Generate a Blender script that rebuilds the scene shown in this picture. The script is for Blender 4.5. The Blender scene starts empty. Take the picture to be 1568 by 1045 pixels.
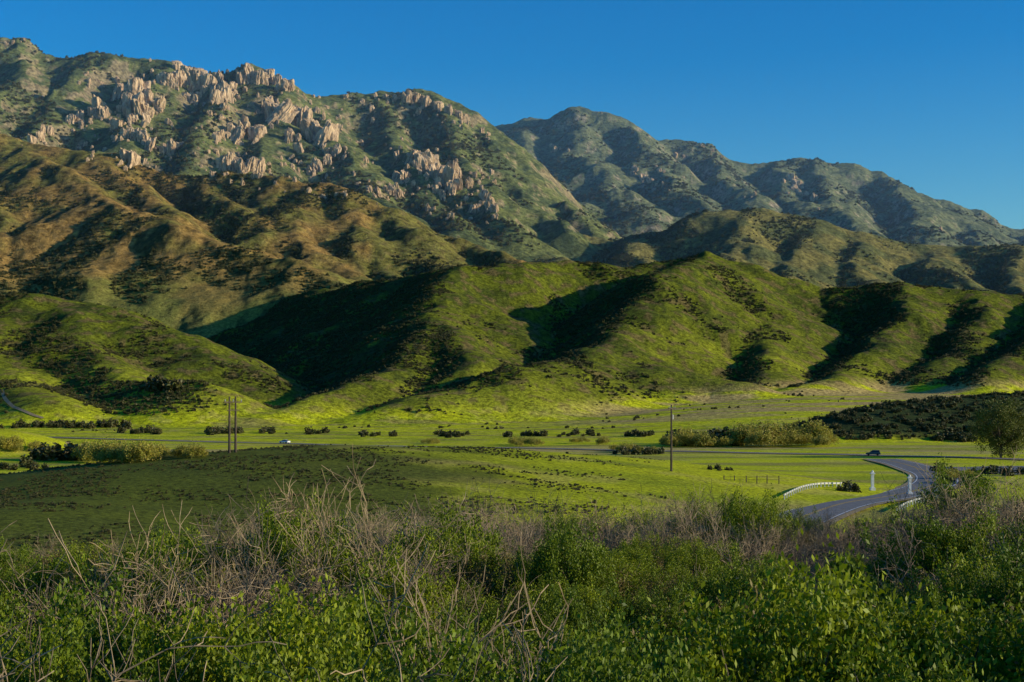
import bpy, bmesh, math, numpy as np, random, time
from mathutils import Vector, Matrix
T0=time.time()
random.seed(7); rng=np.random.default_rng(7)
scene=bpy.context.scene
F=2178.0; CX=784.0; HR=620.0; EYE=16.0
def W(p):  # image pixel column / row / chosen depth -> world
    a,r,d=p; return ((a-CX)/F*d, d, EYE+(HR-r)/F*d)

# ---------------------------------------------------------------- noise
_ang=np.random.default_rng(99).uniform(0,2*math.pi,(256,256)); _GX=np.cos(_ang).astype(np.float32).ravel(); _GY=np.sin(_ang).astype(np.float32).ravel()
def perlin(x,y,seed=0):
    ix=np.floor(x); iy=np.floor(y); fx=(x-ix).astype(np.float32); fy=(y-iy).astype(np.float32)
    ix=(ix.astype(np.int32)+seed*37)&255; iy=(iy.astype(np.int32)+seed*101)&255
    ix1=(ix+1)&255; iy1=(iy+1)&255
    u=fx*fx*fx*(fx*(fx*6-15)+10); v=fy*fy*fy*(fy*(fy*6-15)+10)
    def c(a,b,dx,dy):
        k=a*256+b; return _GX[k]*(fx-dx)+_GY[k]*(fy-dy)
    a=c(ix,iy,0,0); b=c(ix1,iy,1,0); cc=c(ix,iy1,0,1); d=c(ix1,iy1,1,1)
    return ((a+(b-a)*u)*(1-v)+(cc+(d-cc)*u)*v)*1.5
def fbm(x,y,wl,octv,seed):
    s=0;amp=1.0
    for o in range(octv):
        s=s+amp*perlin(x/wl+o*17.3,y/wl-o*9.1,seed+o); amp*=.5; wl*=.5
    return s
def ridged(x,y,wl,octv,seed):
    s=0;amp=1.0
    for o in range(octv):
        s=s+amp*(0.5-np.abs(perlin(x/wl+o*7.7,y/wl+o*3.1,seed+o))); amp*=.5; wl*=.5
    return s
def sst(a,b,x):
    t=np.clip((x-a)/(b-a),0,1); return t*t*(3-2*t)

# ---------------------------------------------------------------- ridges  (group, slope, round, blend, points)
R=[]
def rid(g,s,w,k,pts): R.append((g,s,w,k,[W(p) for p in pts]))
rid(2,.13,18,1.5,[(-150,800,150),(0,776,165),(100,763,180),(200,745,196),(280,721,212),(350,702,225),(420,690,238),(520,682,255),(700,686,270),(850,696,288),(1000,714,300)])
rid(8,.36,12,3,[(1255,655,620),(1300,634,640),(1360,621,660),(1450,611,680),(1568,602,700),(1750,585,720)])
rid(3,.3,12,3,[(-160,620,480),(-20,655,470),(60,700,440)])
rid(3,.42,22,6,[(-250,450,1350),(-60,455,1300),(0,452,1300),(60,450,1300),(120,456,1290),(165,472,1270),(230,500,1220),(300,540,1150)])
rid(3,.42,14,6,[(0,452,1300),(-10,520,1150),(20,570,1020),(90,610,900)])
rid(3,.42,14,6,[(110,456,1290),(120,520,1130),(190,575,1000),(300,590,930)])
rid(3,.52,16,6,[(120,488,1960),(180,480,1940),(300,472,1890),(420,459,1820),(520,441,1730),(620,424,1610),(700,408,1500)])
rid(3,.66,16,6,[(700,408,1500),(780,403,1520),(900,406,1580),(1000,402,1610),(1080,391,1600),(1140,402,1600),(1200,425,1590),(1250,438,1580),(1350,433,1560),(1430,436,1550),(1500,445,1540),(1568,452,1540),(1750,440,1540)])
rid(3,.50,14,6,[(700,408,1500),(690,445,1370),(670,495,1230),(630,540,1120),(570,578,1020),(480,612,940),(390,642,880)])
rid(3,.46,12,6,[(675,490,1250),(715,540,1110),(700,588,1010)])
rid(3,.60,16,6,[(1080,391,1600),(1060,396,1500),(1015,418,1400),(970,470,1285),(925,525,1180),(860,548,1090),(770,566,1010)])
rid(3,.48,18,6,[(930,528,1180),(860,548,1090),(770,566,1010),(660,600,950),(550,640,900)])
rid(3,.50,12,6,[(1085,391,1600),(1130,440,1480),(1160,495,1340),(1175,550,1210),(1160,592,1120)])
rid(3,.42,16,6,[(930,535,1180),(1020,556,1120),(1130,584,1080)])
rid(3,.54,14,6,[(1390,434,1550),(1385,480,1410),(1350,530,1280),(1290,570,1170),(1225,592,1100)])
rid(3,.50,14,6,[(1500,445,1540),(1500,490,1400),(1470,530,1280),(1410,570,1180)])
rid(3,.54,14,6,[(1690,430,1500),(1650,480,1350),(1590,525,1230),(1490,575,1130)])
rid(4,.80,16,8,[(-200,190,2600),(20,212,2550),(80,222,2520),(180,236,2500),(240,262,2480),(330,262,2470),(400,272,2440),(480,278,2400),(540,292,2350),(600,318,2300),(660,345,2250),(720,372,2180),(800,402,2080)])
rid(4,.62,12,8,[(20,212,2550),(80,243,2400),(140,290,2230),(183,326,2110)])
rid(4,.62,12,8,[(-60,205,2580),(-20,290,2280),(0,360,2080),(15,420,1930),(30,450,1850)])
rid(4,.62,12,8,[(130,230,2510),(200,275,2360),(255,312,2230),(262,332,2160)])
rid(4,.60,18,8,[(262,332,2160),(215,330,2120),(180,365,2010),(150,410,1900),(130,460,1800)])
rid(4,.55,22,8,[(215,330,2120),(300,348,2050),(380,385,1960),(460,405,1890),(560,440,1790)])
rid(4,.52,16,8,[(290,350,2050),(300,400,1930),(340,450,1820)])
rid(4,.62,12,8,[(300,262,2470),(350,300,2330),(400,335,2200),(418,347,2150)])
rid(4,.62,16,8,[(480,278,2400),(465,315,2270),(455,355,2140),(485,385,2050),(560,425,1930),(600,440,1880)])
rid(4,.60,16,8,[(530,290,2370),(560,350,2160),(590,405,2020),(610,432,1930)])
rid(4,.60,16,8,[(610,320,2300),(640,365,2130),(680,410,1990),(700,420,1940)])
rid(5,.70,26,10,[(640,365,3100),(700,368,3050),(760,352,3000),(820,356,2950),(900,364,2900),(950,363,2860),(1000,346,2830),(1060,326,2800),(1110,320,2790),(1170,321,2790),(1230,335,2780),(1300,352,2760),(1380,370,2740),(1450,378,2720),(1568,378,2700),(1800,370,2700)])
rid(5,.52,18,9,[(1150,320,2790),(1120,358,2620),(1105,390,2480),(1090,410,2350)])
rid(5,.52,18,9,[(1235,335,2780),(1225,385,2560),(1200,425,2330)])
rid(5,.52,18,9,[(1310,354,2760),(1310,395,2560),(1340,430,2380),(1340,450,2200)])
rid(5,.52,18,9,[(1420,375,2730),(1440,410,2520),(1490,440,2350)])
rid(5,.52,18,9,[(1560,378,2700),(1550,420,2480),(1570,450,2300)])
rid(5,.50,18,9,[(770,352,3000),(800,380,2780),(870,400,2550)])
rid(5,.50,18,9,[(980,352,2840),(960,385,2620),(990,405,2450)])
rid(6,.85,16,12,[(-250,60,3800),(-100,72,3750),(0,67,3700),(45,59,3700),(90,72,3700),(150,77,3680),(190,82,3660),(230,92,3650),(275,84,3640),(300,96,3620),(340,105,3600),(385,99,3600),(420,109,3600),(445,122,3600),(458,138,3600),(500,143,3640),(550,146,3680),(575,139,3700),(640,138,3700),(690,156,3680),(712,172,3660),(745,196,3620),(760,215,3550),(800,250,3400),(850,290,3250),(900,322,3120),(950,356,3000)])
rid(6,.66,20,12,[(45,59,3700),(20,130,3350),(-20,190,3050)])
rid(6,.66,20,12,[(150,77,3680),(110,140,3380),(60,195,3080),(40,225,2900)])
rid(6,.70,18,12,[(275,84,3640),(225,135,3330),(190,190,3080),(150,230,2880)])
rid(6,.70,18,12,[(330,104,3600),(330,160,3330),(300,215,3050),(280,250,2850)])
rid(6,.70,18,12,[(440,120,3600),(435,175,3320),(400,230,3060),(380,262,2900)])
rid(6,.66,18,12,[(458,138,3600),(510,195,3320),(540,250,3060),(580,305,2780),(620,335,2600)])
rid(6,.66,18,12,[(560,144,3690),(610,210,3350),(640,280,3030),(700,345,2700)])
rid(6,.66,18,12,[(650,138,3700),(690,200,3380),(720,270,3060),(780,345,2750)])
rid(6,.66,18,12,[(712,172,3660),(770,250,3310),(820,310,3020),(870,352,2850)])
rid(7,.75,32,18,[(600,230,5200),(740,192,5100),(800,183,5100),(840,179,5050),(880,165,5000),(930,170,5000),(960,183,5000),(990,205,5000),(1040,212,5000),(1080,222,5000),(1110,233,5000),(1170,244,5000),(1200,248,5000),(1250,242,5000),(1300,252,5000),(1340,262,5000),(1400,290,4950),(1450,310,4900),(1500,325,4900),(1530,340,4900),(1568,341,4900),(1800,330,5000)])
rid(7,.60,22,16,[(800,183,5100),(800,230,4600),(860,290,4100),(930,340,3700)])
rid(7,.60,22,16,[(880,165,5000),(890,225,4550),(940,280,4100),(1000,325,3700)])
rid(7,.60,22,16,[(950,176,5000),(1000,240,4500),(1040,290,4050),(1080,315,3800)])
rid(7,.60,22,16,[(1080,222,5000),(1110,270,4500),(1160,305,4050)])
rid(7,.60,22,16,[(1180,245,5000),(1190,285,4500),(1220,320,4000)])
rid(7,.60,22,16,[(1255,242,5000),(1250,275,4600),(1270,315,4100),(1300,345,3700)])
rid(7,.60,22,16,[(1340,262,5000),(1395,300,4450),(1410,345,3900)])
rid(7,.60,22,16,[(1450,310,4900),(1480,340,4350),(1500,370,3900)])
rid(7,.55,22,16,[(1620,335,4950),(1600,355,4400),(1610,375,3900)])

def smax(a,b,k):
    return np.maximum(a,b)+np.maximum(k-np.abs(a-b),0)**2/(4*k)
def masked(w,fn,X,Y):
    out=np.zeros(X.shape); m=w>0
    if m.any(): out[m]=w[m]*fn(X[m],Y[m])
    return out
def floorz(X,Y):
    u=X/np.maximum(Y,60)
    right=sst(-.02,.22,u)
    z=np.interp(Y,[0,620,760,1000,1300,1700,2500,6000,12000],[0,0,1,6,18,35,80,260,300])
    z=z+right*np.interp(Y,[0,640,760,1000,1250,1700,2500],[0,0,5,14,14,5,0])
    near=np.interp(Y,[-60,0,8,16,28,45,60,75,90,120,165],[15.5,14.2,12.6,11.7,11.2,10.4,9.3,7.6,5.4,2.0,0])
    nf=sst(170,80,Y)
    near=near+nf*(np.clip(u,-.5,.5)*3.0)*sst(5,50,Y)
    z=z+near+masked(nf*.6*sst(3,15,Y),lambda x,y:fbm(x,y,14,3,5),X,Y)
    z=z+masked(sst(140,260,Y)*0.25*sst(900,600,Y),lambda x,y:fbm(x,y,60,2,9),X,Y)
    return z
def H(X,Y,want=False):
    X=np.asarray(X,float);Y=np.asarray(Y,float)
    wx=X.copy(); wy=Y.copy()
    for w,wl,o,s in ((sst(700,1100,Y)*10*sst(3300,2700,Y),130,2,21),(sst(1750,2200,Y)*16,260,2,31),(sst(2700,3300,Y)*26,380,2,41)):
        wx+=masked(w,lambda x,y:fbm(x,y,wl,o,s),X,Y); wy+=masked(w,lambda x,y:fbm(x,y,wl,o,s+3),X,Y)
    fz=floorz(X,Y); Z=fz.copy()
    G=np.zeros(Z.shape,np.int8)
    for g,s,w,k,pts in R:
        ys=[p[1] for p in pts]; xs=[p[0] for p in pts]; zs=max(p[2] for p in pts)
        rad=zs/s+60
        m=(wy>min(ys)-rad)&(wy<max(ys)+rad)&(wx>min(xs)-rad)&(wx<max(xs)+rad)
        if not m.any(): continue
        px=wx[m];py=wy[m];best=np.full(px.shape,-1e9)
        for A,B in zip(pts[:-1],pts[1:]):
            dx=B[0]-A[0];dy=B[1]-A[1];L=dx*dx+dy*dy
            t=np.clip(((px-A[0])*dx+(py-A[1])*dy)/L,0,1)
            d2=(px-A[0]-t*dx)**2+(py-A[1]-t*dy)**2
            best=np.maximum(best,A[2]+t*(B[2]-A[2])-s*(np.sqrt(d2+w*w)-w))
        zz=Z[m]
        G[m]=np.where(best>zz,g,G[m])
        Z[m]=smax(zz,best,k)
    hh=np.maximum(Z-fz,0)
    Z=Z+masked(sst(4,40,hh)*sst(700,1000,Y)*sst(1900,1700,Y),lambda x,y:4*fbm(x,y,90,4,51)+6*(ridged(x,y,85,3,55)-.6),X,Y)
    Z=Z+masked(sst(10,80,hh)*sst(1700,1900,Y)*sst(2800,2600,Y),lambda x,y:18*(ridged(x,y,210,4,61)-.6)+3*fbm(x,y,40,2,66),X,Y)
    Z=Z+masked(sst(20,150,hh)*sst(2650,2900,Y),lambda x,y:38*(ridged(x,y,330,5,71)-.62)+8*fbm(x,y,90,3,81),X,Y)
    if want: return Z,G,fz
    return Z

# ---------------------------------------------------------------- material helpers
def newmat(name):
    m=bpy.data.materials.new(name); m.use_nodes=True
    nt=m.node_tree; nt.nodes.clear()
    out=nt.nodes.new('ShaderNodeOutputMaterial'); return m,nt,out
def simple(name,col,rough=.8,noise=0.0,scale=5.,spec=.2,col2=None,bump=0):
    m,nt,out=newmat(name); b=nt.nodes.new('ShaderNodeBsdfPrincipled')
    b.inputs['Roughness'].default_value=rough; b.inputs['Specular IOR Level'].default_value=spec
    nt.links.new(b.outputs[0],out.inputs[0])
    tc=nt.nodes.new('ShaderNodeTexCoord'); no=nt.nodes.new('ShaderNodeTexNoise'); no.inputs['Scale'].default_value=scale; no.inputs['Detail'].default_value=5
    nt.links.new(tc.outputs['Object'],no.inputs['Vector'])
    mx=nt.nodes.new('ShaderNodeMix'); mx.data_type='RGBA'
    c2=col2 or tuple(c*(1-noise) for c in col)
    cr=nt.nodes.new('ShaderNodeMapRange'); cr.inputs[1].default_value=.35; cr.inputs[2].default_value=.65
    nt.links.new(no.outputs[0],cr.inputs[0]); nt.links.new(cr.outputs[0],mx.inputs[0])
    mx.inputs[6].default_value=(*col,1); mx.inputs[7].default_value=(*c2,1)
    nt.links.new(mx.outputs[2],b.inputs['Base Color'])
    return m
def leafmat(name,c1,c2,c3,trans=.35):
    m,nt,out=newmat(name)
    oi=nt.nodes.new('ShaderNodeObjectInfo')
    at=nt.nodes.new('ShaderNodeAttribute'); at.attribute_name='rnd'
    a=nt.nodes.new('ShaderNodeMix');a.data_type='RGBA';a.inputs[6].default_value=(*c1,1);a.inputs[7].default_value=(*c2,1)
    nt.links.new(oi.outputs['Random'],a.inputs[0])
    b=nt.nodes.new('ShaderNodeMix');b.data_type='RGBA';b.inputs[7].default_value=(*c3,1)
    nt.links.new(a.outputs[2],b.inputs[6]); nt.links.new(at.outputs['Fac'],b.inputs[0])
    d=nt.nodes.new('ShaderNodeBsdfPrincipled'); d.inputs['Roughness'].default_value=.55; d.inputs['Specular IOR Level'].default_value=.25
    nt.links.new(b.outputs[2],d.inputs['Base Color'])
    if trans>0:
        t=nt.nodes.new('ShaderNodeBsdfTranslucent'); mx=nt.nodes.new('ShaderNodeMixShader'); mx.inputs[0].default_value=trans
        nt.links.new(b.outputs[2],t.inputs[0])
        nt.links.new(d.outputs[0],mx.inputs[1]); nt.links.new(t.outputs[0],mx.inputs[2]); nt.links.new(mx.outputs[0],out.inputs[0])
    else: nt.links.new(d.outputs[0],out.inputs[0])
    return m

# ---------------------------------------------------------------- terrain mesh
uu=np.concatenate([np.linspace(-.75,-.38,50,endpoint=False),np.linspace(-.38,.38,1000,endpoint=False),np.linspace(.38,1.0,110)])
yy=np.concatenate([np.linspace(-60,2,30,endpoint=False),np.linspace(2,110,120,endpoint=False),np.exp(np.linspace(math.log(110),math.log(640),250,endpoint=False)),np.exp(np.linspace(math.log(640),math.log(2700),520,endpoint=False)),np.exp(np.linspace(math.log(2700),math.log(5400),260,endpoint=False)),np.exp(np.linspace(math.log(5400),math.log(14000),30))])
U,Yg=np.meshgrid(uu,yy); Xg=U*(np.maximum(Yg,0)+8)+U*90*sst(100,-60,Yg)
Zg,Gg,fz=H(Xg,Yg,True)
nr,nc=Xg.shape
def hit(a,r,ymin=90.):
    u=(a-CX)/F
    ys=np.exp(np.linspace(math.log(ymin),math.log(7000),900))
    g=np.interp(ys,yy,np.arange(nr)); gi=np.clip(g.astype(int),0,nr-2); gf=g-gi
    x=u*ys; den=(ys+8)+90*sst(100,-60,ys); c=np.interp(x/den,uu,np.arange(nc)); ci=np.clip(c.astype(int),0,nc-2); cf=c-ci
    z=(Zg[gi,ci]*(1-cf)+Zg[gi,ci+1]*cf)*(1-gf)+(Zg[gi+1,ci]*(1-cf)+Zg[gi+1,ci+1]*cf)*gf
    zr=EYE+(HR-r)/F*ys
    i=np.nonzero(z>=zr)[0]
    if len(i)==0: return None
    i=i[0]; return (x[i],ys[i],z[i])
gy=np.gradient(Zg,axis=0)/np.maximum(np.gradient(Yg,axis=0),1e-3)
gx=np.gradient(Zg,axis=1)/np.maximum(np.gradient(Xg,axis=1),1e-3)
def lerp(a,b,t): return a+(b-a)*t[...,None]
def C(*c): return np.array(c,float)
n1=np.clip(fbm(Xg,Yg,70,3,101)*.5+.5,0,1); n2=np.clip(fbm(Xg,Yg,14,3,111)*.5+.5,0,1); n3=np.clip(fbm(Xg,Yg,260,3,121)*.5+.5,0,1)
n4=np.clip(fbm(Xg*.35,Yg,22,4,141)*.5+.5,0,1)
colp=Xg/np.maximum(Yg,3)
col=np.zeros(Xg.shape+(3,))
meadow=lerp(np.broadcast_to(C(.47,.48,.012),col.shape),C(.27,.31,.014),sst(.42,.72,n1*.5+n4*.5))
meadow=lerp(meadow,C(.50,.42,.09),sst(.55,.8,n2)*.5)
meadow=lerp(meadow,C(.32,.23,.08),sst(.62,.74,n4)*.5)
strip=fbm(Xg,Yg*3.5,120,3,131)*.5+.5
tan=sst(740,900,Yg)*sst(-.02,.10,colp)*sst(.42,.55,strip)*sst(1300,1150,Yg)
meadow=lerp(meadow,C(.42,.29,.12),tan*.85)
meadow=lerp(meadow,C(.42,.31,.12),sst(430,480,Yg)*sst(600,500,Yg)*sst(.5,.62,strip)*.8)
meadow=lerp(meadow,C(.13,.13,.035),sst(1250,1400,Yg))
col[:]=meadow
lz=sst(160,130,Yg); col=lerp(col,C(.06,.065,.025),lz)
hh=Zg-fz
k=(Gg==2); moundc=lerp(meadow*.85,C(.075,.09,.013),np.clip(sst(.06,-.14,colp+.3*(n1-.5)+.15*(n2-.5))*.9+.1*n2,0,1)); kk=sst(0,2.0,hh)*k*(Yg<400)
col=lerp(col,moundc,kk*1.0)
shade_side=sst(.08,.38,gx+.25*(n2-.5))   # slopes facing away from the sun; painted shade darkens their ground colour
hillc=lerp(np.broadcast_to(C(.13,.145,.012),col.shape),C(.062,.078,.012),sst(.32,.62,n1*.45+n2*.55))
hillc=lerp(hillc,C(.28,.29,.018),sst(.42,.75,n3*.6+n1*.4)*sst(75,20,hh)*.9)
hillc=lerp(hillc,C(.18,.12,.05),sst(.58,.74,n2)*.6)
hillc=lerp(hillc,C(.033,.043,.011),shade_side*.8)
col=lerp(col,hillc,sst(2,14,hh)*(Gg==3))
col=lerp(col,C(.035,.05,.015),sst(0,4,hh)*(Gg==8))
brown=lerp(np.broadcast_to(C(.29,.18,.055),col.shape),C(.18,.165,.04),sst(.36,.62,n3*.6+n1*.4))
brown=lerp(brown,C(.13,.095,.04),sst(.5,.75,n2)*.6)
brown=lerp(brown,C(.21,.215,.045),sst(170,60,hh)*.6)
brown=lerp(brown,C(.045,.045,.018),shade_side*.75)
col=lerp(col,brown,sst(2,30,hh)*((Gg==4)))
farc=lerp(np.broadcast_to(C(.21,.185,.055),col.shape),C(.12,.13,.045),sst(.4,.65,n1))
farc=lerp(farc,C(.045,.055,.025),shade_side*.7)
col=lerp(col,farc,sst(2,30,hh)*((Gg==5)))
mtn=lerp(np.broadcast_to(C(.15,.17,.055),col.shape),C(.09,.115,.045),sst(.4,.65,n1))
slope=np.sqrt(gx**2+gy**2)
m6=lerp(mtn,C(.36,.26,.17),sst(.95,1.25,slope+.35*(n2-.5))*.6)
m6=lerp(m6,C(.05,.065,.03),shade_side*.55)
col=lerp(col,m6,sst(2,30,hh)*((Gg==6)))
mt7=lerp(np.broadcast_to(C(.15,.17,.085),col.shape),C(.095,.12,.065),sst(.4,.65,n1))
mt7=lerp(mt7,C(.33,.26,.20),sst(.92,1.2,slope+.5*(n2-.5))*.6)
col=lerp(col,mt7,sst(2,30,hh)*((Gg==7)))
verts=np.stack([Xg,Yg,Zg],-1).reshape(-1,3)
me=bpy.data.meshes.new('terrain')
idx=np.arange(nr*nc).reshape(nr,nc)
q=np.stack([idx[:-1,:-1],idx[:-1,1:],idx[1:,1:],idx[1:,:-1]],-1).reshape(-1,4)
def fillmesh(me,verts,faces,mats=None,smooth=False):
    n=faces.shape[1]
    me.vertices.add(len(verts)); me.vertices.foreach_set('co',np.ascontiguousarray(verts,dtype=np.float32).ravel())
    me.loops.add(faces.size); me.loops.foreach_set('vertex_index',np.ascontiguousarray(faces,dtype=np.int32).ravel())
    me.polygons.add(len(faces)); me.polygons.foreach_set('loop_start',np.arange(0,faces.size,n,dtype=np.int32))
    me.polygons.foreach_set('loop_total',np.full(len(faces),n,np.int32))
    if mats is not None: me.polygons.foreach_set('material_index',mats.astype(np.int32))
    me.polygons.foreach_set('use_smooth',np.full(len(faces),smooth))
    me.update(calc_edges=True)
fillmesh(me,verts,q,smooth=True)
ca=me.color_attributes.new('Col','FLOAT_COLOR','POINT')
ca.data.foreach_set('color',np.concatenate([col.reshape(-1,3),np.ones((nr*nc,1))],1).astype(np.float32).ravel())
terrain=bpy.data.objects.new('terrain',me); scene.collection.objects.link(terrain)

m,nt,out=newmat('terrain_ground'); L=nt.links.new
pb=nt.nodes.new('ShaderNodeBsdfPrincipled'); pb.inputs['Roughness'].default_value=.95; pb.inputs['Specular IOR Level'].default_value=.05; L(pb.outputs[0],out.inputs[0])
at=nt.nodes.new('ShaderNodeAttribute'); at.attribute_name='Col'
geo=nt.nodes.new('ShaderNodeNewGeometry'); sep=nt.nodes.new('ShaderNodeSeparateXYZ'); L(geo.outputs['Position'],sep.inputs[0])
def noi(sc,det=4,ro=.6):
    n=nt.nodes.new('ShaderNodeTexNoise'); n.inputs['Scale'].default_value=sc; n.inputs['Detail'].default_value=det; n.inputs['Roughness'].default_value=ro
    L(geo.outputs['Position'],n.inputs['Vector']); return n.outputs[0]
def mr(s,a,b,c,d,sm=False):
    n=nt.nodes.new('ShaderNodeMapRange'); 
    for i,v in enumerate((a,b,c,d)): n.inputs[1+i].default_value=v
    L(s,n.inputs[0]); return n.outputs[0]
def mixf(f,a,b):
    n=nt.nodes.new('ShaderNodeMix'); n.data_type='FLOAT'; L(f,n.inputs[0]); L(a,n.inputs[2]); L(b,n.inputs[3]); return n.outputs[0]
def mul(a,b):
    n=nt.nodes.new('ShaderNodeMath'); n.operation='MULTIPLY'; L(a,n.inputs[0]); n.inputs[1].default_value=b
    return n.outputs[0]
nA=noi(1.3,6,.75); nB=noi(.28,6,.72); nC=noi(.085,6,.72)
f1=mr(sep.outputs[1],350,900,0,1); f2=mr(sep.outputs[1],1600,2100,0,1)
tex=mixf(f2,mixf(f1,nA,nB),nC)
br=mr(tex,.36,.64,.38,1.6)
mx=nt.nodes.new('ShaderNodeMix'); mx.data_type='RGBA'; mx.blend_type='MULTIPLY'; mx.inputs[0].default_value=1
L(at.outputs['Color'],mx.inputs[6]); L(br,mx.inputs[7]); L(mx.outputs[2],pb.inputs['Base Color'])
hA=mul(nA,.16); hB=mul(nB,2.0); hC=mul(nC,8.)
hgt=mixf(f2,mixf(f1,hA,hB),hC)
bp=nt.nodes.new('ShaderNodeBump'); bp.inputs['Strength'].default_value=.85; bp.inputs['Distance'].default_value=1; L(hgt,bp.inputs['Height']); L(bp.outputs[0],pb.inputs['Normal'])
me.materials.append(m)

# ---------------------------------------------------------------- mesh generators
def leaves(cent,L0,W0,up=.3,seed=0):
    r=np.random.default_rng(seed); n=len(cent)
    a=r.normal(size=(n,3)); a[:,2]+=up*2; a/=np.linalg.norm(a,axis=1)[:,None]
    b=np.cross(a,r.normal(size=(n,3))); b/=np.linalg.norm(b,axis=1)[:,None]+1e-9
    s=r.uniform(.7,1.3,(n,1)); a=a*L0*s; b=b*W0*s
    v=np.stack([cent-a,cent+b,cent+a,cent-b],1).reshape(-1,3)
    f=np.arange(4*n).reshape(n,4); return v,f
def tubes(segs):
    P0=np.array([s[0] for s in segs],float);P1=np.array([s[1] for s in segs],float);r0=np.array([s[2] for s in segs]);r1=np.array([s[3] for s in segs])
    d=P1-P0; d/=np.linalg.norm(d,axis=1)[:,None]+1e-9
    h=np.where(np.abs(d[:,:1])<.8,np.array([[1.,0,0]]),np.array([[0,1.,0]]))
    a=np.cross(d,h);a/=np.linalg.norm(a,axis=1)[:,None]+1e-9;b=np.cross(d,a)
    rings=[]
    for P,r_ in ((P0,r0),(P1,r1)):
        for k_ in range(3):
            t=2.0944*k_; rings.append(P+r_[:,None]*(math.cos(t)*a+math.sin(t)*b))
    V=np.stack(rings,1).reshape(-1,3); n=len(segs)
    base=(np.arange(n)*6)[:,None]
    F_=np.concatenate([base+np.array([[k_,(k_+1)%3,3+(k_+1)%3,3+k_]]) for k_ in range(3)])
    return V,F_
def grow(r,n0,h,lev,spread,rad,wander=.25,kids=(3,5)):
    segs=[];tips=[]
    def br(p,d,l,rad,lv):
        n=4
        for i in range(n):
            d=d+r.normal(size=3)*wander; d[2]+=.06; d=d/np.linalg.norm(d)
            q_=p+d*l/n; r1=rad*(1-.5*(i+1)/n); segs.append((p,q_,rad*(1-.5*i/n),r1)); p=q_
            if lv>0 and i>=1:
                for _ in range(r.integers(kids[0]-2,kids[1]-1)):
                    dd=d+r.normal(size=3)*.75; dd/=np.linalg.norm(dd)
                    br(p,dd,l*r.uniform(.45,.7),r1*.6,lv-1)
        tips.append(p)
    for i in range(n0):
        a=r.uniform(0,2*math.pi); d=np.array([math.cos(a)*spread,math.sin(a)*spread,1.]);d*=1/np.linalg.norm(d)
        br(np.array([math.cos(a)*.12,math.sin(a)*.12,-.1])*h*.5,d,h*r.uniform(.5,.75),rad,lev)
    return segs,tips
def build(name,parts,mats,link=None):
    vs=[];fs=[];mi=[];o=0
    for v,f,k_ in parts:
        vs.append(v);fs.append(f+o);mi.append(np.full(len(f),k_));o+=len(v)
    V=np.concatenate(vs);Fc=np.concatenate(fs);M=np.concatenate(mi)
    me=bpy.data.meshes.new(name); fillmesh(me,V,Fc,M)
    ra=me.attributes.new('rnd','FLOAT','POINT')
    rr=np.repeat(rng.uniform(0,1,len(V)//4+1),4)[:len(V)]**2
    ra.data.foreach_set('value',rr.astype(np.float32))
    for m_ in mats: me.materials.append(m_)
    ob=bpy.data.objects.new(name,me)
    (link or scene.collection).objects.link(ob); return ob
def coll(name): return bpy.data.collections.new(name)

bark=simple('grey_bark',(.40,.29,.17),.9,.75,2.5)
barkd=simple('dark_bark',(.10,.08,.06),.9,.3,8)
leafg=leafmat('leaf_green',(.12,.18,.005),(.30,.34,.007),(.06,.09,.008),.3)
leafo=leafmat('leaf_olive',(.13,.11,.02),(.21,.17,.03),(.16,.10,.04),.25)
leafh=leafmat('leaf_hill',(.04,.052,.011),(.08,.088,.016),(.11,.08,.035),0)
leafm=leafmat('leaf_mountain',(.06,.075,.025),(.10,.11,.035),(.12,.09,.045),0)
leafy_=leafmat('leaf_willow',(.36,.32,.03),(.20,.23,.03),(.40,.30,.07),.3)

def clumpcent(r,nclump,per,rx,rz,z0,csz,shell=.55):
    d=r.normal(size=(nclump,3)); d[:,2]=np.abs(d[:,2])*.9-.15; d/=np.linalg.norm(d,axis=1)[:,None]
    rad=r.uniform(shell,1.0,(nclump,1))*r.uniform(.7,1.25,(nclump,1))
    c=d*rad*np.array([rx,rx,rz])+np.array([0,0,z0])
    p=np.repeat(c,per,0)+r.normal(size=(nclump*per,3))*csz*np.array([.8,.8,1.6])
    p[:,2]=np.maximum(p[:,2],.03); return c,p
cl_leafy=coll('leafy_shrub_sources'); cl_bare=coll('bare_shrub_sources'); cl_hill=coll('hill_shrub_sources'); cl_olive=coll('olive_shrub_sources'); cl_mt=coll('mountain_shrub_sources')
for i in range(6):
    r=np.random.default_rng(100+i)
    c,p=clumpcent(r,75,130,.85,.9,.6,.062)
    v,f=leaves(p,.022,.011,.7,i)
    segs=[(np.array([0,0,-.1]),x*np.array([.6,.6,.55]),.02,.012) for x in c[::4]]+[(x*np.array([.6,.6,.55]),x,.012,.004) for x in c[::4]]
    tv,tf=tubes(segs)
    build('leafy_shrub',[(v,f,0),(tv,tf,1)],[leafg,barkd],cl_leafy)
for i in range(3):
    r=np.random.default_rng(150+i)
    c,p=clumpcent(r,80,70,.9,.7,.45,.08)
    v,f=leaves(p,.024,.011,.8,i+40); tv,tf=tubes([(np.array([0,0,-.1]),x,.012,.004) for x in c[::2]])
    build('olive_shrub',[(v,f,0),(tv,tf,1)],[leafo,bark],cl_olive)
for i in range(5):
    r=np.random.default_rng(200+i)
    segs,tips=grow(r,7,2.0,2,.7,.024,.26,(3,5))
    segs=[(a,b,max(ra_,.005),max(rb_,.0035)) for a,b,ra_,rb_ in segs]
    tv,tf=tubes(segs)
    build('bare_shrub',[(tv,tf,0)],[bark],cl_bare)
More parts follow.
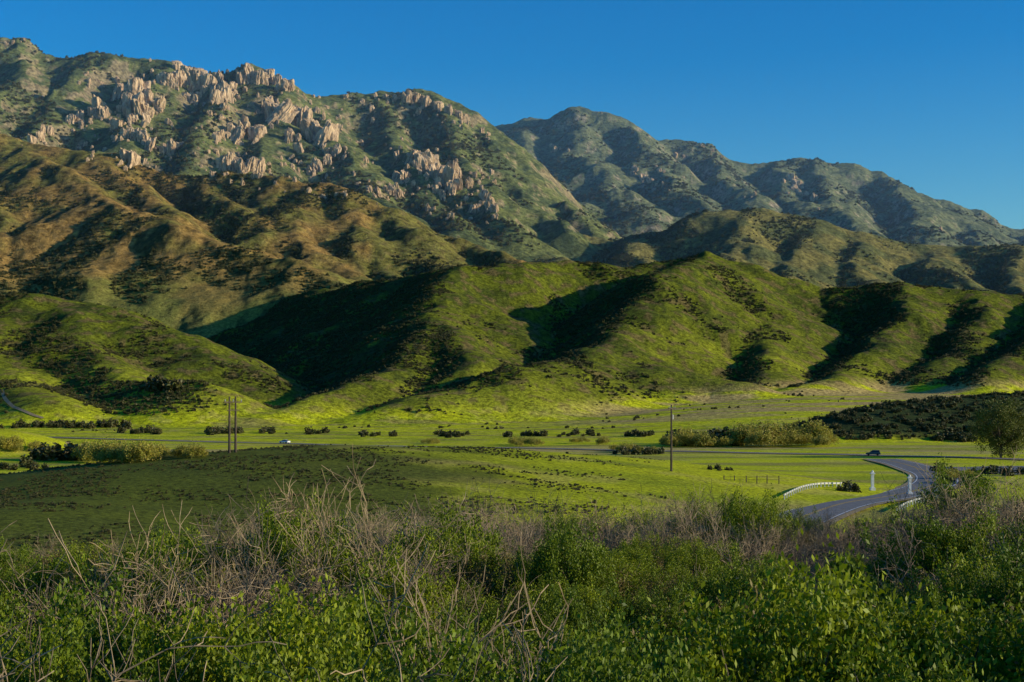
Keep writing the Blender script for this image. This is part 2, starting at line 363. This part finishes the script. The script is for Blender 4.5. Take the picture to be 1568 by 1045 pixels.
for i in range(4):
    r=np.random.default_rng(300+i)
    c,p=clumpcent(r,26,16,.5,.5,.25,.10,.3)
    v,f=leaves(p,.12,.07,.2,i+60)
    build('hill_shrub',[(v,f,0)],[leafh],cl_hill); build('mountain_shrub',[(v,f,0)],[leafm],cl_mt)
cl_wil=coll('willow_sources')
for i in range(3):
    r=np.random.default_rng(350+i)
    c,p=clumpcent(r,60,30,.5,.45,.4,.06,.4)
    v,f=leaves(p,.035,.02,.5,i+80)
    build('willow',[(v,f,0)],[leafy_],cl_wil)

def scatter(name,source,P,rot,scl,nsrc):
    me=bpy.data.meshes.new(name); n=len(P)
    me.vertices.add(n); me.vertices.foreach_set('co',np.ascontiguousarray(P,dtype=np.float32).ravel())
    a=me.attributes.new('rot','FLOAT_VECTOR','POINT'); a.data.foreach_set('vector',rot.astype(np.float32).ravel())
    a=me.attributes.new('scl','FLOAT_VECTOR','POINT'); a.data.foreach_set('vector',scl.astype(np.float32).ravel())
    a=me.attributes.new('src','INT','POINT'); a.data.foreach_set('value',rng.integers(0,nsrc,n).astype(np.int32))
    ob=bpy.data.objects.new(name,me); scene.collection.objects.link(ob)
    ng=bpy.data.node_groups.new(name+'_nodes','GeometryNodeTree')
    ng.interface.new_socket('Geometry',in_out='INPUT',socket_type='NodeSocketGeometry')
    ng.interface.new_socket('Geometry',in_out='OUTPUT',socket_type='NodeSocketGeometry')
    gi=ng.nodes.new('NodeGroupInput');go=ng.nodes.new('NodeGroupOutput')
    ci=ng.nodes.new('GeometryNodeCollectionInfo'); ci.inputs['Collection'].default_value=source
    ci.inputs['Separate Children'].default_value=True; ci.inputs['Reset Children'].default_value=True
    ip=ng.nodes.new('GeometryNodeInstanceOnPoints'); ip.inputs['Pick Instance'].default_value=True
    def na(nm,t):
        x=ng.nodes.new('GeometryNodeInputNamedAttribute'); x.data_type=t; x.inputs['Name'].default_value=nm; return x.outputs['Attribute']
    l=ng.links.new
    l(gi.outputs[0],ip.inputs['Points']); l(ci.outputs[0],ip.inputs['Instance']); l(na('src','INT'),ip.inputs['Instance Index'])
    l(na('rot','FLOAT_VECTOR'),ip.inputs['Rotation']); l(na('scl','FLOAT_VECTOR'),ip.inputs['Scale']); l(ip.outputs[0],go.inputs[0])
    md=ob.modifiers.new('scatter','NODES'); md.node_group=ng
    return ob
def rots(n,t=.1): return np.stack([rng.normal(0,t,n),rng.normal(0,t,n),rng.uniform(0,6.283,n)],1)
def on(X,Y,dz=0): return np.stack([X,Y,H(X,Y)+dz],1)

pts=[];
y=7.5
while y<92:
    sp=1.05 if y<30 else (1.3 if y<60 else 1.55)
    hw=.41*y+5
    xs=np.arange(-hw,hw,sp); xs=xs+rng.uniform(-.5,.5,len(xs))*sp
    pts.append(np.stack([xs,y+rng.uniform(-.5,.5,len(xs))*sp],1)); y+=sp*.9
pts=np.concatenate(pts); X=pts[:,0];Y=pts[:,1]; u=X/Y
nn=fbm(X,Y,9,3,301)
pb_=np.interp(Y,[0,12,20,30,42,60,110],[.05,.08,.14,.34,.62,.74,.74]); pb_=pb_*np.where((u<-.20)&(Y>26),.35,1)
pb_=pb_+np.where((np.abs(u+.24)<.05)&(Y>13)&(Y<24),.45,0)
val=pb_+nn*.8; ran=rng.uniform(.2,.8,len(X))
isb=val>ran
left=(u<-.16)&(Y>34)
iso=(~isb)&((rng.uniform(size=len(X))<.2)|(left&(rng.uniform(size=len(X))<.7)))
isl=(~isb)&(~iso)
def put(name,mask,src,n,s0,s1,zf=1.,dz=-.05):
    x=X[mask];y_=Y[mask]; k_=len(x); s=rng.uniform(s0,s1,k_)*(1+.45*np.clip(fbm(x,y_,9,2,77),-1,1))
    uu_=x/y_
    s=s*np.interp(y_,[7,14],[.65,1])*np.where((y_>30)&(np.abs(uu_-.235)<.055),.62,1)*np.where(uu_<-.18,np.interp(y_,[30,50],[1,.8]),1)
    scatter(name,src,on(x,y_,dz),rots(k_,.15),np.stack([s,s,s*zf*rng.uniform(.8,1.25,k_)],1),n)
put('leafy_shrubs',isl,cl_leafy,6,.75,1.35)
put('bare_shrubs',isb,cl_bare,5,.55,1.15)
put('olive_shrubs',iso,cl_olive,3,.8,1.3)

def region(n,y0,y1,u0,u1):
    y_=np.sqrt(rng.uniform(y0*y0,y1*y1,n)); u_=rng.uniform(u0,u1,n); return u_*y_,y_
def hillscatter(name,n,y0,y1,thr,s0,s1,seed,wl,cond=None,src=cl_hill,k=4,zf=.8,u=(-.42,.46),face=1.2):
    x,y_=region(n,y0,y1,*u); d=fbm(x,y_,wl,4,seed)
    Z,G,fz_=H(x,y_,True)
    if face: d=d+face*np.clip((H(x+14,y_)-Z)/14,-.45,.45)
    m_=(d+rng.normal(0,.14,n))>thr
    if cond is not None: m_&=cond(x,y_,Z,G,Z-fz_)
    x=x[m_];y_=y_[m_];Z=Z[m_];kk_=len(x); s=rng.uniform(s0,s1,kk_)*rng.uniform(.6,1.3,kk_)
    scatter(name,src,np.stack([x,y_,Z-.1*s],1),rots(kk_),np.stack([s,s*rng.uniform(.8,1.2,kk_),s*zf],1),k); print(name,kk_)
hillscatter('hillside_shrubs',140000,760,1800,.06,.8,2.7,401,90,lambda x,y,Z,G,h:(G==3)&(h>6),face=1.5)
hillscatter('valley_edge_shrubs',3000,700,1150,.5,1.0,2.4,402,50,lambda x,y,Z,G,h:(h<8),face=0)
hillscatter('mound_shrubs',45000,125,330,.08,.15,.5,403,18,lambda x,y,Z,G,h:(G==2)&(h>1.2)&(x/y<.05+.06*np.sin(y*.3)),zf=.7,face=0)
hillscatter('meadow_shrubs',2000,120,420,.65,.3,.8,404,22,lambda x,y,Z,G,h:((x/y<.15)|(x/y>.33)),face=0)
hillscatter('scrub_on_mound',12000,560,800,-.8,1.2,3.0,405,30,lambda x,y,Z,G,h:(G==8)&(h>1),face=0)
hillscatter('foothill_chaparral',80000,1780,2950,.15,2.2,5.0,406,150,lambda x,y,Z,G,h:((G==4)|(G==5))&(h>10),src=cl_mt)
hillscatter('mountain_chaparral',60000,2650,5000,.1,3.5,9,407,200,lambda x,y,Z,G,h:((G==6)|(G==7))&(h>30),src=cl_mt,face=.6)

# ---------------------------------------------------------------- rocks
rockm,nt,out=newmat('sandstone_rock'); L=nt.links.new
b=nt.nodes.new('ShaderNodeBsdfPrincipled'); b.inputs['Roughness'].default_value=.9; b.inputs['Specular IOR Level'].default_value=.1; L(b.outputs[0],out.inputs[0])
tc=nt.nodes.new('ShaderNodeTexCoord'); mp=nt.nodes.new('ShaderNodeMapping'); mp.inputs['Scale'].default_value=(1,1,.4); L(tc.outputs['Object'],mp.inputs[0])
n1_=nt.nodes.new('ShaderNodeTexNoise'); n1_.inputs['Scale'].default_value=3.; n1_.inputs['Detail'].default_value=8; n1_.inputs['Roughness'].default_value=.72; L(mp.outputs[0],n1_.inputs[0])
cr=nt.nodes.new('ShaderNodeValToRGB'); L(n1_.outputs[0],cr.inputs[0])
cr.color_ramp.elements[0].position=.35; cr.color_ramp.elements[0].color=(.09,.068,.05,1)
cr.color_ramp.elements[1].position=.60; cr.color_ramp.elements[1].color=(.62,.46,.30,1)
e=cr.color_ramp.elements.new(.47); e.color=(.38,.27,.175,1)
L(cr.outputs[0],b.inputs['Base Color'])
bp=nt.nodes.new('ShaderNodeBump'); bp.inputs['Distance'].default_value=.12; L(n1_.outputs[0],bp.inputs['Height']); L(bp.outputs[0],b.inputs['Normal'])
def rockmesh(name,seed,link,hz=1.0):
    r=np.random.default_rng(seed)
    bm=bmesh.new(); bmesh.ops.create_icosphere(bm,subdivisions=5,radius=1)
    me=bpy.data.meshes.new(name); bm.to_mesh(me); bm.free()
    n=len(me.vertices); co=np.zeros(n*3,np.float32); me.vertices.foreach_get('co',co); d=co.reshape(-1,3).astype(float); d/=np.linalg.norm(d,axis=1)[:,None]
    def poly(c,sc,seed2):
        r2=np.random.default_rng(seed2); pl=[]
        m_=r2.integers(5,8)
        for i in range(m_):
            a=2*math.pi*(i+r2.uniform(-.35,.35))/m_; pl.append((math.cos(a),math.sin(a),r2.uniform(-.05,.22),r2.uniform(.36,.58)))
        for i in range(3):
            a=r2.uniform(0,6.28); t=r2.uniform(.3,1.1); pl.append((math.cos(a)*t,math.sin(a)*t,1,r2.uniform(.62,.9)*sc))
        pl.append((0,0,-1,.9)); return c,pl
    rad=np.zeros(n)
    for j in range(3):
        c,pl=poly(np.array([r.uniform(-.25,.25),r.uniform(-.25,.25),0.]),r.uniform(.6,1.05),seed*7+j)
        rr=np.full(n,9.)
        for a,b_,c_,h in pl:
            nv=np.array([a,b_,c_],float);nv/=np.linalg.norm(nv); dt=d@nv; off=h+float(nv@c)
            rr=np.minimum(rr,np.where(dt>.05,off/np.maximum(dt,.05),9))
        rad=np.maximum(rad,rr)
    p=d*rad[:,None]*np.array([1,1,hz])
    g=ridged(p[:,0]*2.+p[:,1]*1.7+seed,p[:,2]*1.3+p[:,1],1.0,4,seed)
    g2=ridged(np.arctan2(p[:,1],p[:,0])*1.6,p[:,2]*.35+seed,.8,2,seed+5)
    hzv=np.array([1,1,.5]); p=p*(1+ (.22*(g-.6)+.30*(g2-.6))[:,None]*hzv)
    me.vertices.foreach_set('co',p.astype(np.float32).ravel()); me.materials.append(rockm); me.update()
    ob=bpy.data.objects.new(name,me); link.objects.link(ob)
cl_rock=coll('rock_sources')
for i in range(8): rockmesh('rock',500+i*3,cl_rock,[1.0,1.25,.9,1.15,1.35,.75,1.0,1.15][i])
RP=[];RS=[];RR=[]
def rockat(a,r_,hpx,wf=1.,ymin=2300):
    h=hit(a,r_,ymin)
    if h is None: return
    s=hpx/F*h[1]*.70
    RP.append((h[0],h[1],h[2]+s*.0)); RS.append((s*.80*wf*rng.uniform(.7,1.25),s*.80*wf*rng.uniform(.7,1.25),s*rng.uniform(.85,1.15))); RR.append((rng.normal(0,.12),rng.normal(-.12,.14),rng.uniform(0,6.28)))
big=[(180,138,38),(192,150,34),(212,140,48),(204,160,44),(216,165,36),(222,150,30),(150,160,30),(138,168,26),(160,172,24),(75,198,24),(60,206,22),(110,182,22),(122,178,20),(48,215,16),
(290,112,42),(272,118,34),(262,122,30),(250,118,26),(305,118,38),(318,122,36),(345,140,42),(332,150,30),(355,135,32),(335,118,28),(370,118,28),(382,112,30),(398,118,30),(410,115,26),(425,122,28),(440,130,28),
(420,168,40),(432,172,44),(445,178,40),(458,180,42),(470,188,46),(484,196,54),(497,200,56),(508,205,38),(410,160,26),
(350,198,32),(362,202,34),(374,196,30),(390,205,28),(400,200,26),(228,220,28),(218,210,24),(205,205,26),(262,228,24),(275,222,22),(205,245,22),(192,238,20),(180,190,26),(190,205,22),
(348,250,28),(360,252,30),(372,256,30),(385,250,28),(398,256,24),(245,160,20),(300,150,18),
(632,238,36),(645,246,44),(656,252,48),(668,262,48),(680,268,46),(692,272,40),(702,282,26),(620,268,24),(608,272,22),(598,290,22),(612,296,18),(742,300,18),(752,312,20),(758,318,16),(725,318,16),(566,288,18),(578,294,18),(655,318,14),(690,330,14),
(575,146,12),(590,150,14),(605,150,16),(622,150,18),(640,148,18),(655,156,20),(672,162,20),(688,168,20),(702,176,20),(712,184,16),(738,200,12),(748,205,10),(555,155,10),(530,148,8),
(275,88,9),(262,88,7),(230,92,7),(190,82,6),(20,64,7),(36,62,7),(8,68,7),(160,78,6),
(570,165,16),(640,172,16),(552,218,12),(560,245,14),(530,228,10),(520,195,12)]
for a,r_,h in big:
    rockat(a,r_+h*.25,h)
    for _ in range(3): rockat(a+rng.normal(0,h*.45),r_+h*.35+rng.normal(0,h*.35),h*rng.uniform(.2,.55))
for a,r_,h in [(1210,275,14),(1222,285,16),(1215,290,14),(1235,300,12),(1245,306,14),(1225,300,10),(985,275,12),(970,268,12),(995,280,10),(1015,285,9),(845,225,10),(850,232,10),(1075,225,8),(1090,232,8),(1035,240,9),(1155,300,9),(1270,248,5),(920,174,5),(885,172,4),(1010,262,9),(1380,365,6),(1440,352,6)]:
    rockat(a,r_,h,1.2,3000)
    for _ in range(2): rockat(a+rng.normal(0,7),r_+rng.normal(2,6),h*rng.uniform(.3,.7),1.2,3000)
for _ in range(900):
    a=rng.uniform(120,760); r_=rng.uniform(90,345); 
    lim=130+ (a-450)*.45 if a>450 else 110
    if r_<lim or r_>250+ (a-150)*.17: continue
    if fbm(np.array([a]),np.array([r_]),60,2,7)[0]<-.1: continue
    rockat(a,r_,rng.uniform(3,12)*rng.uniform(.5,1.2))
scatter('rock_outcrops',cl_rock,np.array(RP),np.array(RR),np.array(RS),8)

# ---------------------------------------------------------------- roads
def smoothpath(p,n=16):
    p=[np.array(q_,float) for q_ in p]; out_=[]
    P_=[2*p[0]-p[1]]+p+[2*p[-1]-p[-2]]
    for i in range(1,len(P_)-2):
        a,b_,c_,d_=P_[i-1:i+3]
        for k_ in range(n):
            t=k_/n; out_.append(.5*((2*b_)+(-a+c_)*t+(2*a-5*b_+4*c_-d_)*t*t+(-a+3*b_-3*c_+d_)*t**3))
    out_.append(p[-1]); return np.array(out_)
def flat(a,r_): 
    y_=EYE*F/(r_-HR); return ((a-CX)/F*y_,y_)
def ribbon(path,offs,dz,per=False):
    t=np.gradient(path,axis=0); t/=np.linalg.norm(t,axis=1)[:,None]; nrm=np.stack([t[:,1],-t[:,0]],1)
    zc=H(path[:,0],path[:,1])
    rows=[]
    for o in offs:
        xy=path+nrm*o; z=H(xy[:,0],xy[:,1]) if per else zc
        rows.append(np.concatenate([xy,(z+dz)[:,None]],1))
    V=np.stack(rows,1); n,k_=V.shape[:2]; ix=np.arange(n*k_).reshape(n,k_)
    f=np.stack([ix[:-1,:-1],ix[1:,:-1],ix[1:,1:],ix[:-1,1:]],-1).reshape(-1,4)
    return V.reshape(-1,3),f
asph=simple('asphalt',(.19,.18,.175),.85,.3,1.5); yel=simple('yellow_paint',(.60,.36,.04),.6,.2,3); whp=simple('white_paint',(.75,.73,.70),.6,.15,2); dirt=simple('dirt',(.34,.25,.13),.95,.3,.5)
galv=simple('galvanised_steel',(.50,.48,.43),.55,.2,2,.4)
def road(name,path,w,center=True,sh=1.2):
    parts=[]
    v,f=ribbon(path,[-w-sh,-w],.16);parts.append((v,f,3)); v,f=ribbon(path,[w,w+sh],.16);parts.append((v,f,3))
    v,f=ribbon(path,np.linspace(-w,w,5),.18);parts.append((v,f,0))
    if center:
        for s in (-.18,.18): v,f=ribbon(path,[s-.08,s+.08],.19);parts.append((v,f,1))
    for s in (-w+.35,w-.35): v,f=ribbon(path,[s-.08,s+.08],.19);parts.append((v,f,2))
    return build(name,parts,[asph,yel,whp,dirt])
acc=smoothpath([flat(1180,815),flat(1240,790),flat(1290,776),flat(1345,766),flat(1395,754),flat(1428,743),flat(1434,732),flat(1412,720),flat(1380,711),flat(1350,704)])
road('access_road',acc,4.5)
hw=smoothpath([flat(1900,720),flat(1568,704),flat(1338,698),flat(1000,691),flat(715,686),flat(430,680),flat(200,674),flat(-100,668)],40)
road('highway',hw,3.3,True,1.5)
pk=smoothpath([flat(1476,722),flat(1530,722),flat(1620,722),flat(1760,722)])
v,f=ribbon(pk,[-26,-10,0,10,22],.12); build('parking_lot',[(v,f,0)],[asph])
tr=[hit(a,r_,500)[:2] for a,r_ in [(2,598),(8,612),(24,626),(44,634),(66,642)]]
v,f=ribbon(smoothpath(tr,12),[-1.1,0,1.1],.3,True); build('dirt_trail',[(v,f,0)],[dirt])

def bx(v0,v1):
    x0,y0,z0=v0;x1,y1,z1=v1
    v=np.array([(x0,y0,z0),(x1,y0,z0),(x1,y1,z0),(x0,y1,z0),(x0,y0,z1),(x1,y0,z1),(x1,y1,z1),(x0,y1,z1)],float)
    f=np.array([(0,3,2,1),(4,5,6,7),(0,1,5,4),(1,2,6,5),(2,3,7,6),(3,0,4,7)]); return v,f
def guard(name,path):
    parts=[]; t=np.gradient(path,axis=0); t/=np.linalg.norm(t,axis=1)[:,None]; nrm=np.stack([t[:,1],-t[:,0]],1); z=H(path[:,0],path[:,1])
    pr=[(-.02,.48),(-.10,.53),(-.10,.58),(-.03,.63),(-.10,.68),(-.10,.73),(-.02,.78),(.02,.78),(.02,.48),(-.02,.48)]
    rows=[np.concatenate([path+nrm*o,(z+h)[:,None]],1) for o,h in pr]
    V=np.stack(rows,1);n,k_=V.shape[:2];ix=np.arange(n*k_).reshape(n,k_)
    parts.append((V.reshape(-1,3),np.stack([ix[:-1,:-1],ix[1:,:-1],ix[1:,1:],ix[:-1,1:]],-1).reshape(-1,4),0))
    d=0;last=-9
    for i in range(len(path)):
        if i: d+=np.linalg.norm(path[i]-path[i-1])
        if d-last>1.9:
            last=d;x,y_=path[i]+nrm[i]*.13; v,f=bx((x-.07,y_-.07,z[i]-.2),(x+.07,y_+.07,z[i]+.84)); parts.append((v,f,1))
    build(name,parts,[galv,whp])
guard('guardrail',smoothpath([flat(1200,774),flat(1228,763),flat(1258,755),flat(1290,750)]))
guard('guardrail',smoothpath([flat(1372,785),flat(1392,775),flat(1415,768),flat(1436,765)]))
def lathe(rs,sides=12):
    vs=[];fs=[]
    for r_,z in rs:
        for k_ in range(sides): t=6.28318*k_/sides; vs.append((r_*math.cos(t),r_*math.sin(t),z))
    for i in range(len(rs)-1):
        for k_ in range(sides): k2=(k_+1)%sides; fs.append((i*sides+k_,i*sides+k2,(i+1)*sides+k2,(i+1)*sides+k_))
    return np.array(vs),np.array(fs)
def pillar(a,r_):
    x,y_=flat(a,r_); z=float(H(np.array([x]),np.array([y_]))[0])
    parts=[(*bx((-.45,-.45,-.3),(.45,.45,.5)),0),(*bx((-.24,-.24,.5),(.24,.24,3.0)),0),(*bx((-.4,-.4,3.0),(.4,.4,3.18)),0),(*bx((-.28,-.28,3.18),(.28,.28,3.34)),0)]
    v,f=lathe([(.14,3.34),(.2,3.45),(.2,3.55),(.01,3.66)]); parts.append((v,f,0))
    ob=build('gate_pillar',parts,[whp]); ob.location=(x,y_,z)
pillar(1336,753);pillar(1393,758)
wood=simple('weathered_wood',(.10,.075,.055),.9,.4,3); metal=simple('grey_metal',(.3,.3,.3),.5,.1,3)
def pole(a,r_,top,kind=0,ymin=150):
    x,y_,z=hit(a,r_,ymin); h=(r_-top)/F*y_
    parts=[]
    def post(ox):
        v,f=lathe([(.22,-.5),(.18,h*.5),(.13,h),(.01,h+.02)],10); v=v+np.array([ox,0,0]); parts.append((v,f,0))
    if kind==0:
        post(0); parts.append((*bx((-1.1,-.2,h-.75),(1.1,-.08,h-.6)),0))
        for ox in (-1,-.5,.5,1): v,f=lathe([(.05,h-.6),(.08,h-.5),(.05,h-.38),(.01,h-.36)],8); parts.append((v+np.array([ox,-.14,0]),f,1))
        v,f=lathe([(.01,h-2.6),(.24,h-2.6),(.24,h-1.8),(.01,h-1.75)],12); parts.append((v+np.array([.32,0,0]),f,1))
    else:
        post(-.65);post(.65); parts.append((*bx((-1.9,-.25,h-1.0),(1.9,-.12,h-.82)),0)); parts.append((*bx((-1.3,-.25,h-2.3),(1.3,-.14,h-2.15)),0))
        for ox in (-1.7,0,1.7): v,f=lathe([(.06,h-.82),(.1,h-.65),(.06,h-.45),(.01,h-.43)],8); parts.append((v+np.array([ox,-.18,0]),f,1))
    ob=build('utility_pole',parts,[wood,metal]); ob.location=(x,y_,z); ob.rotation_euler=(0,0,.9)
pole(1028,722,620); pole(356,694,608,1)
x,y_,z=hit(1150,740,150); parts=[]
for i in range(6):
    v,f=lathe([(.09,-.2),(.08,1.25),(.01,1.27)],8); parts.append((v+np.array([i*1.9-4.7,.6*math.sin(i*2),0]),f,0))
for hz in (.5,1.0): parts.append((*bx((-4.7,-.02,hz),(4.8,.02,hz+.05)),0))
ob=build('fence',parts,[wood]); ob.location=(x,y_,z)
glass=simple('car_glass',(.02,.025,.03),.1,.1,1,.6); tyre=simple('tyre_rubber',(.02,.02,.02),.8,.1,5); lampm=simple('lamp_plastic',(.6,.55,.5),.3,.1,5)
def car(a,r_,paint,yaw,suv=False):
    x,y_=flat(a,r_); z=float(H(np.array([x]),np.array([y_]))[0])+.19
    prof=[(-2.2,.35),(-2.25,.75),(-2.1,.95),(-1.5,1.0 if not suv else 1.05),(-.0,1.0),(1.1,.98),(2.0,.85),(2.25,.65),(2.2,.35)]
    rf=[(-2.05 if suv else -1.65,.98),(-1.85 if suv else -1.0,1.62 if suv else 1.42),(.25,1.64 if suv else 1.43),(1.1,.98)]
    def ext(pr,w0,w1):
        n=len(pr); v=[(p_[0],-(w0 if i_ in(0,n-1) else w1),p_[1]) for i_,p_ in enumerate(pr)]+[(p_[0],(w0 if i_ in(0,n-1) else w1),p_[1]) for i_,p_ in enumerate(pr)]
        return np.array(v),n
    me=bpy.data.meshes.new('car'); bm=bmesh.new()
    def solid(pr,w0,w1,mi):
        v,n=ext(pr,w0,w1); bv=[bm.verts.new(t) for t in v]
        for s in (bv[:n],bv[n:][::-1]): fc=bm.faces.new(s); fc.material_index=mi
        for i_ in range(n):
            j=(i_+1)%n; fc=bm.faces.new((bv[i_],bv[j],bv[n+j],bv[n+i_])); fc.material_index=mi
    solid(prof,.88,.9,0); solid(rf,.84,.66,1)
    solid([(rf[1][0]-.02,rf[1][1]),(rf[1][0]+.1,rf[1][1]+.05),(rf[2][0]-.1,rf[2][1]+.05),(rf[2][0]+.02,rf[2][1])],.69,.64,0)
    for px_ in (-1.35,1.4):
        for sy in (-.82,.82):
            mt=Matrix.Translation((px_,sy,.34))@Matrix.Rotation(math.pi/2,4,'X')
            g_=bmesh.ops.create_cone(bm,cap_ends=True,segments=16,radius1=.34,radius2=.34,depth=.24,matrix=mt)
            for v_ in g_['verts']:
                for fc in v_.link_faces: fc.material_index=2
    for xx in (-2.24,2.2):
        for sy in (-.62,.62):
            g_=bmesh.ops.create_cube(bm,size=1,matrix=Matrix.Translation((xx,sy,.72))@Matrix.Diagonal((.06,.35,.14,1)))
            for v_ in g_['verts']:
                for fc in v_.link_faces: fc.material_index=3
    bm.to_mesh(me); bm.free()
    for m_ in (paint,glass,tyre,lampm): me.materials.append(m_)
    ob=bpy.data.objects.new('car',me); scene.collection.objects.link(ob); ob.location=(x,y_,z); ob.rotation_euler=(0,0,yaw)
wcar=simple('white_car_paint',(.7,.7,.72),.25,.02,1,.5); dcar=simple('dark_car_paint',(.08,.09,.12),.25,.02,1,.5)
car(436,680.0,wcar,2.6); car(1337,698.5,dcar,2.9,True)

# ---------------------------------------------------------------- trees and thickets
def tree(name,a,r_,hpx,wpx,mat,ymin=300,seed=1):
    h0=hit(a,r_,ymin); x,y_,z=h0; Ht=hpx/F*y_; Wd=wpx/F*y_/2; r=np.random.default_rng(seed)
    d=r.normal(size=(260,3)); d/=np.linalg.norm(d,axis=1)[:,None]
    rad=r.uniform(.35,1,(260,1))**.6*(1+.30*perlin(d[:,0]*1.6+seed,d[:,1]*1.6+d[:,2]*2,seed))[:,None]
    c=d*rad*np.array([Wd,Wd,Ht*.46])+np.array([0,0,Ht*.50])
    p=np.repeat(c,110,0)+r.normal(size=(260*110,3))*Wd*.075
    p=p[p[:,2]>.1]
    v,f=leaves(p,.20,.11,.3,seed)
    segs=[(np.array([0,0,-.3]),np.array([.1,0,Ht*.2]),.5,.38)]
    for cc in c[::5]:
        mid=cc*np.array([.4,.4,.7]); segs+= [(np.array([.1,0,Ht*.2]),mid,.2,.12),(mid,cc,.12,.03)]
    tv,tf=tubes(segs); ob=build(name,[(v,f,0),(tv,tf,1)],[mat,barkd]); ob.location=(x,y_,z)
leaft=leafmat('leaf_oak',(.06,.085,.010),(.09,.11,.012),(.16,.15,.02),.12)
tree('oak_tree',1532,702,92,88,leaft,350,11)
def thicket(name,lst,src,k,dens=1.):
    P=[];S=[]
    for a0,a1,r0,h0,n in lst:
        for i in range(n):
            a=rng.uniform(a0,a1); rr=r0+rng.normal(0,1.2)
            if a1-a0>200 and fbm(np.array([a]),np.array([r0*3.]),60,2,19)[0]<.0: continue
            h_=hit(a,rr,200)
            if h_ is None: continue
            s=h0/F*h_[1]*rng.uniform(.5,1.2); P.append((h_[0],h_[1],h_[2]-.1)); S.append((s*1.5,s*1.5,s*1.15))
    P=np.array(P);S=np.array(S); scatter(name,src,P,rots(len(P)),S,k)
thicket('willow_thicket',[(1130,1265,684,30,34),(1010,1130,684,22,26),(1255,1275,682,14,4),(720,940,683,13,60),(940,1010,692,12,12),(130,225,708,28,26),(235,310,700,18,14),(0,60,690,16,10),(1440,1500,735,14,12),(870,900,680,10,4),(640,680,680,9,6)],cl_wil,3)
thicket('valley_bushes',[(1020,1130,682,22,20),(60,140,704,22,20),(0,70,718,14,8),(940,1020,696,10,14),(1280,1310,752,12,5),(1430,1568,725,12,14),(1440,1500,742,14,8),(1430,1500,675,10,16),(1060,1120,720,7,6),(220,265,598,22,5),(150,500,664,9,110),(500,1000,668,8,110),(0,200,655,10,40)],cl_hill,4)

# ---------------------------------------------------------------- haze over the far valleys (thin homogeneous air)
v,f=bx((-7000,1900,-80),(9000,9500,1100))
m,nt,out=newmat('valley_haze'); vs=nt.nodes.new('ShaderNodeVolumeScatter'); vs.inputs['Color'].default_value=(.34,.60,1,1); vs.inputs['Density'].default_value=6e-5; vs.inputs['Anisotropy'].default_value=0
nt.links.new(vs.outputs[0],out.inputs['Volume']); build('haze',[(v,f,0)],[m])

# ---------------------------------------------------------------- sun, sky, camera
ELEV=math.radians(14.5); sx,sy=.985,-.17; AZ=math.atan2(sx,sy)
dirv=Vector((math.sin(AZ)*math.cos(ELEV),math.cos(AZ)*math.cos(ELEV),math.sin(ELEV)))
sun=bpy.data.lights.new('sun','SUN'); sun.energy=5; sun.angle=math.radians(.5); sun.color=(1,.89,.68)
so=bpy.data.objects.new('sun',sun); scene.collection.objects.link(so); so.rotation_euler=dirv.to_track_quat('Z','Y').to_euler()
w=bpy.data.worlds.new('World'); scene.world=w; w.use_nodes=True; nt=w.node_tree; nt.nodes.clear()
sk=nt.nodes.new('ShaderNodeTexSky'); sk.sky_type='NISHITA'; sk.sun_disc=False; sk.sun_elevation=ELEV; sk.sun_rotation=AZ
sk.air_density=1.0; sk.dust_density=.8; sk.ozone_density=1.5; sk.altitude=300
hs=nt.nodes.new('ShaderNodeHueSaturation'); hs.inputs['Saturation'].default_value=1.85
tm=nt.nodes.new('ShaderNodeMix'); tm.data_type='RGBA'; tm.blend_type='MULTIPLY'; tm.inputs[0].default_value=1; tm.inputs[7].default_value=(.50,.95,1.28,1)
bg=nt.nodes.new('ShaderNodeBackground'); bg.inputs[1].default_value=.125; wo=nt.nodes.new('ShaderNodeOutputWorld')
nt.links.new(sk.outputs[0],hs.inputs['Color']); nt.links.new(hs.outputs[0],tm.inputs[6]); nt.links.new(tm.outputs[2],bg.inputs[0]); nt.links.new(bg.outputs[0],wo.inputs[0])
cam=bpy.data.cameras.new('camera'); co=bpy.data.objects.new('camera',cam); scene.collection.objects.link(co); scene.camera=co
cam.lens=36*F/1568; cam.sensor_width=36; cam.shift_y=97.5/1568; cam.clip_end=30000; cam.clip_start=.1
co.location=(0,0,EYE); co.rotation_euler=(math.pi/2,0,0)
scene.view_settings.view_transform='Standard'; scene.view_settings.look='None'; scene.view_settings.exposure=0
print('done',time.time()-T0)
